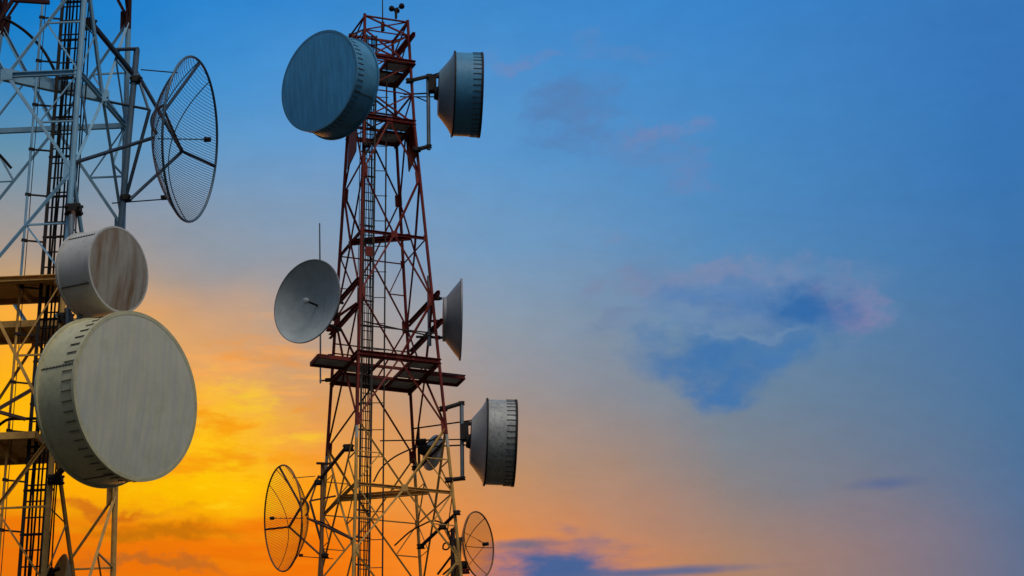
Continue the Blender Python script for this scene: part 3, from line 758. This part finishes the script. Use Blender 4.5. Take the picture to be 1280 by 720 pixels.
# ------------------------------------------------------------------ grid dishes (wire reflectors)
def grid_dish(label, T, Yp, ctr, ixy, toward, dia, wires, mt, mtw, leg_pts, axd=None):
    """T maps a point of the left mast's picture to this mast's picture; Yp = depth of the mounting pole"""
    c = T(*ctr); Yc = Yp - .15
    fc = at(*c, Yc); ax = aim(*c, *ixy, toward); r = dia / 2; dep = r * .42
    root = thing('grid_dish', label, 'grid antenna', frame(fc - ax * dep, ax), 'grid dishes on tripod arms')
    mb = MB(); mb.tube([(r * math.cos(t * math.pi / 48), r * math.sin(t * math.pi / 48), dep) for t in range(97)], .028, 8); mb.build('rim', mt, root, True)
    mb = MB(); h = lambda x, y: dep * (x * x + y * y) / r / r
    for i in range(1, wires):
        y = -r + 2 * r * i / wires; xm = math.sqrt(r * r - y * y)
        mb.tube([(xm * (-1 + 2 * j / 14), y, h(xm * (-1 + 2 * j / 14), y)) for j in range(15)], .0062, 4)
    mb.build('reflector_grid', mtw, root)
    for x in (-.55, -.1, .35):
        rb = MB(); ym = r * math.sqrt(1 - x * x); rb.tube([(x * r, ym * (-1 + j / 10), h(x * r, ym * (-1 + j / 10)) - .02) for j in range(21)], .012, 5); rb.build('rib', mt, root)
    fb = MB(); fb.tube([(0, 0, 0), (0, 0, r * .6)], .014, 6); fb.build('feed_boom', mt, root)
    fe = MB(); fe.tube([(0, 0, r * .6), (0, 0, r * .6 + .13)], .055, 10); fe.build('feed_horn', M['dark'], root)
    rim = lambda deg, k=1.0: root.matrix_world @ Vector((r * k * math.cos(R(deg)), r * k * math.sin(R(deg)), dep))
    def onbowl(px, py):
        best = None
        for i in range(-30, 31):
            for j in range(-30, 31):
                x, y = i / 31 * r, j / 31 * r
                if x * x + y * y > r * r: continue
                p = root.matrix_world @ Vector((x, y, h(x, y) - .05)); q = px_of(p); t = T(px, py)
                e = (q[0] - t[0]) ** 2 + (q[1] - t[1]) ** 2
                if best is None or e < best[0]: best = (e, p)
        return best[1]
    return root, rim, onbowl, (lambda px, py, dY=0: at(*T(px, py), Yp + dY))

def rig(root, Q, rim, bowl, side, gal, dk, legA, pole):
    """pole, arms and struts in picture points of the left mast"""
    pm = MB(); pm.tube(pole, .066, 12); put(root, pm, 'mount_pole', gal, True)
    arm(root, Q(113, 27, -.9), Q(166, 92, -.02), .058, dk); clamp(root, Q(110, 30, -1.0), .3, M['dark'])
    arm(root, Q(143, 62, -.3), Q(173, 61), .042, dk)
    ra = lambda t: rim(t if side > 0 else 180 - t); J = bowl(228, 189); Nn = ra(185)
    arm(root, Q(168, 86), J, .042, gal, 'strut'); arm(root, Q(162, 250), J, .036, gal, 'strut')
    arm(root, Q(171, 92), Q(186, 138, -.05), .03, gal, 'strut'); arm(root, Q(187, 137, -.05), Q(157, 248), .038, dk, 'strut')
    arm(root, J, ra(5), .034, dk, 'strut')
    arm(root, ra(95), Nn, .034, dk, 'strut')
    arm(root, Nn, J, .03, dk, 'strut')
    arm(root, Q(135, 127, .0), Q(187, 137, -.05), .03, dk, 'strut'); arm(root, legA, Q(192, 172, -.1), .04, dk, 'strut')
    arm(root, Q(176, 87), Q(222, 91, -.1), .014, dk, 'stay_rod'); arm(root, Q(140, 254), Q(206, 249, -.1), .014, dk, 'stay_rod')
    lp = MB(); lp.tube(curve([Q(206, 131, -.1), Q(196, 137, -.1), Q(190, 148, -.1), Q(191, 160, -.1), Q(196, 167, -.1)], 8), .035, 8); put(root, lp, 'hose_loop', dk)
    clamp(root, Q(157, 248), .2, M['dark']); clamp(root, Q(170, 100), .22, M['dark']); clamp(root, Q(205, 247, -.1), .12, M['dark'])

YP = C1.y - .5
gd, rim_, bowl_, Q_ = grid_dish('blue tinted wire grid dish facing right beside the near left mast', lambda x, y: (x, y), YP, (238, 174), (65, 1), .33, 3.42, 62, M['grid_blue'], M['grid_blue'], None)
rig(gd, Q_, rim_, bowl_, 1, M['grid_blue'], M['arm_blue'], AL(zl(204)), [Q_(171, 62), Q_(150, 290)])
Tm = lambda x, y: (443 - (x - 98) / 1.6, 597 + (y - 90) / 1.615)
YP2 = cmain(KMAIN(-2), -1, 1).y - .9
gd2, rim_, bowl_, Q_ = grid_dish('brown wire grid dish facing left, low on the red and white mast', Tm, YP2, (241, 172), (-65, 0), .35, 3.32, 62, M['grid_rust'], M['grid_rust'], None)
rig(gd2, Q_, rim_, bowl_, -1, M['grid_rust'], M['rust'], cmain(KMAIN(-2.85), -1, -1), [at(403.5, 579, YP2), at(401, 740, YP2)])

# fine wire screen dish low on the right
Yd = 90.3; fc = at(598, 681, Yd); ax = aim(598, 681, 10, -1.0, .45); r = 1.03; dep = .46
ws = thing('screen_dish', 'see-through wire screen dish facing right at the foot of the mast', 'dish antenna', frame(fc - ax * dep, ax))
mb = MB(); mb.lathe(paraboloid(r, dep, 18), 72); mb.build('reflector', M['screen'], ws, True)
mb = MB(); mb.tube([(r * math.cos(t * math.pi / 36), r * math.sin(t * math.pi / 36), dep) for t in range(73)], .026, 8); mb.build('rim', M['grid_rust'], ws, True)
hh = lambda x, y: dep * (x * x + y * y) / r / r
for a in (10, 70, 130):
    rb = MB(); ca, sa = math.cos(R(a)) * r, math.sin(R(a)) * r
    rb.tube([(ca * t / 8, sa * t / 8, hh(ca * t / 8, sa * t / 8) + .012) for t in range(-8, 9)], .014, 5); rb.build('rib', M['grid_rust'], ws)
fb = MB()
for a in (30, 150, 270): fb.tube([(r * .6 * math.cos(R(a)), r * .6 * math.sin(R(a)), dep * .36), (0, 0, .72)], .009, 5)
fb.build('feed_tripod', M['dark'], ws)
fe = MB(); fe.tube([(0, 0, .62), (0, 0, .8)], .06, 8); fe.build('feed_horn', M['dark'], ws)
pm = MB(); pm.tube([at(566, 661, Yd), at(566, 740, Yd)], .07, 12); pm.tube([at(572, 675, Yd), at(573, 745, Yd)], .11, 12); put(ws, pm, 'mount_pole', M['rust'], True)
for a, b, y0, y1, rr in (((525, 684), (573, 639), .9, -.5, .055), ((547, 718), (568, 690), .5, 0, .035), ((554, 718), (568, 706), .5, 0, .03), ((566, 676), (579, 674), 0, .1, .08)):
    arm(ws, at(*a, Yd + y0), at(*b, Yd + y1), rr, M['dark'])
clamp(ws, at(526, 683, Yd + .9), .22, M['dark']); clamp(ws, at(571, 641, Yd - .5), .2, M['dark']); clamp(ws, at(553, 659, Yd), .2, M['dark']); clamp(ws, at(578, 706, Yd), .3, M['dark']); clamp(ws, at(582, 714, Yd), .22, M['red'])

# ------------------------------------------------------------------ small things on the masts
wa = thing('whip_antenna', 'thin grey whip antenna standing left of the red mast behind the pale dish', 'antenna', Matrix.Translation(at(400.5, 472, 90.9)))
mb = MB(); mb.tube([at(400.5, 479, 90.9), at(400.5, 400, 90.9)], .028, 8); put(wa, mb, 'pole', M['galv'])
mb = MB(); mb.tube([at(400.5, 400, 90.9), at(399.5, 279, 90.9)], .033, 8, .022); put(wa, mb, 'radiator', M['galv'])
for y, x in ((446, 416), (476, 413)):
    arm(wa, at(400, y, 90.9), at(x, y - 1, 91.3), .028, M['dark']); clamp(wa, at(x - 3, y - 1, 91.2), .16, M['dark'])
la = thing('lightning_rod', 'slim lightning rod rising from the top of the red mast', 'rod', Matrix.Translation(at(478, 36, 90.5)))
mb = MB(); mb.tube([at(478.4, 40, 90.5), at(478, -14, 90.5)], .024, 8, .016); put(la, mb, 'rod', M['dark'])
mb = MB(); mb.plate(at(478.4, 33, 90.5), (1, 0, 0), (0, 0, 1), .12, .3, .12); put(la, mb, 'base_clamp', M['dark'])
an = thing('wind_gauge', 'small cup wind gauge on the top ring of the red mast', 'anemometer', Matrix.Translation(at(495, 22, 90.2)))
mb = MB(); mb.tube([at(495, 23, 90.2), at(495, 15, 90.2)], .045, 10); mb.tube([at(495, 15, 90.2), at(495, 10.5, 90.2)], .028, 8); put(an, mb, 'stem', M['dark'])
for p, w_ in (((489.5, 10), 0), ((502, 7), 0), ((496, 12.5), .3)):
    c = at(*p, 90.2 + w_ - .0); cp = MB(); cp.tube([at(495, 10.8, 90.2), c], .014, 6); put(an, cp, 'cup_arm', M['dark'])
    cp = MB(); cp.lathe([(.001, -.09), (.06, -.07), (.09, -.01), (.10, .07), (.075, .06), (.04, -.03), (.001, -.05)], 14)
    cp.v = [c + Vector((p_.x, p_.z, p_.y)) for p_ in cp.v]; put(an, cp, 'cup', M['dark'], True)
def cable(label, pts, r, mt='cable'):
    mb = MB(); mb.tube(curve(pts, 10), r, 7); o = mb.build('hanging_cable', M[mt], None, True); tag(o, label, 'cable'); return o
cable('black cable arching from the small pale dish down to the ladder', [at(467, 602, 89.9), at(476, 586, 90.2), at(492, 572, 90.8), at(512, 562, 91.6), at(527, 557, 92.4)], .026)
cable('black cable bowed inside the warm-tinted white lattice near the wire screen dish', [at(493, 682, 90.6), at(512, 665, 90.6), at(530, 655, 90.4), at(541, 651, 90.2), at(552, 654, 90.0), at(560, 664, 89.9), at(563, 676, 89.9), at(560, 686, 89.9), at(554, 686, 89.9), at(555, 680, 89.9), at(561, 678, 89.9)], .026)
cable('black cable sloping from the brown grid dish to the ladder', [at(388, 649, YP2), at(402, 653, YP2 - .1), at(424, 664, YP2 - .4), at(441, 673, 89.7), at(452, 680, 89.7)], .024)
cable('black waveguide curving down to the ladder at the top left corner', [at(-30, 10, 55.6), at(2, 22, 55.6), at(20, 31, 55.7), at(36, 43, 55.7), at(52, 60, 55.7), at(62, 76, 55.6), at(70, 92, 55.6)], .032)
cable('short black cable end at the left edge beside the pale lattice', [at(-20, 175, 55.8), at(0, 194, 55.8), at(14, 210, 55.8)], .03)
cable('dark cable bent over the lower platform of the near mast', [at(-10, 540, 55), at(2, 529, 55), at(12, 524, 55), at(30, 523.5, 55), at(50, 523, 55.2), at(62, 523, 55.3)], .03)
mb = MB(); mb.bar(at(-12, 517, 54.8), at(45, 484, 55.2), .07); mb.bar(at(-12, 512, 54.8), at(32, 524, 55.0), .06); PL(mb, 'guard_bar', M['rust'])
mb = MB(); mb.bar(at(-4, 30, 55.2), at(20, -6, 55.2), .07); mb.bar(at(16, 0, 55.2), at(62, 3, 55.2), .075); PL(mb, 'upper_brace', M['dull_red'])
# top of another dish at the bottom edge, near mast
Yd = 55.4; fc = at(84, 743, Yd); ax = aim(84, 743, -10, -3, .2); r = .72
ld = thing('dish_antenna', 'cream dish whose top edge just enters the picture bottom at the near mast', 'dish antenna', frame(fc, ax))
mb = MB(); pr = paraboloid(r, .28, 12); mb.lathe(pr + [(a, b - .02) for a, b in pr[::-1]], 48); mb.build('reflector', M['warm_lit'], ld, True)
clamp(ld, at(60, 715, 55.0), .22, M['dark']); arm(ld, at(60, 716, 55), at(73, 711, 55.3), .04, M['dark'])
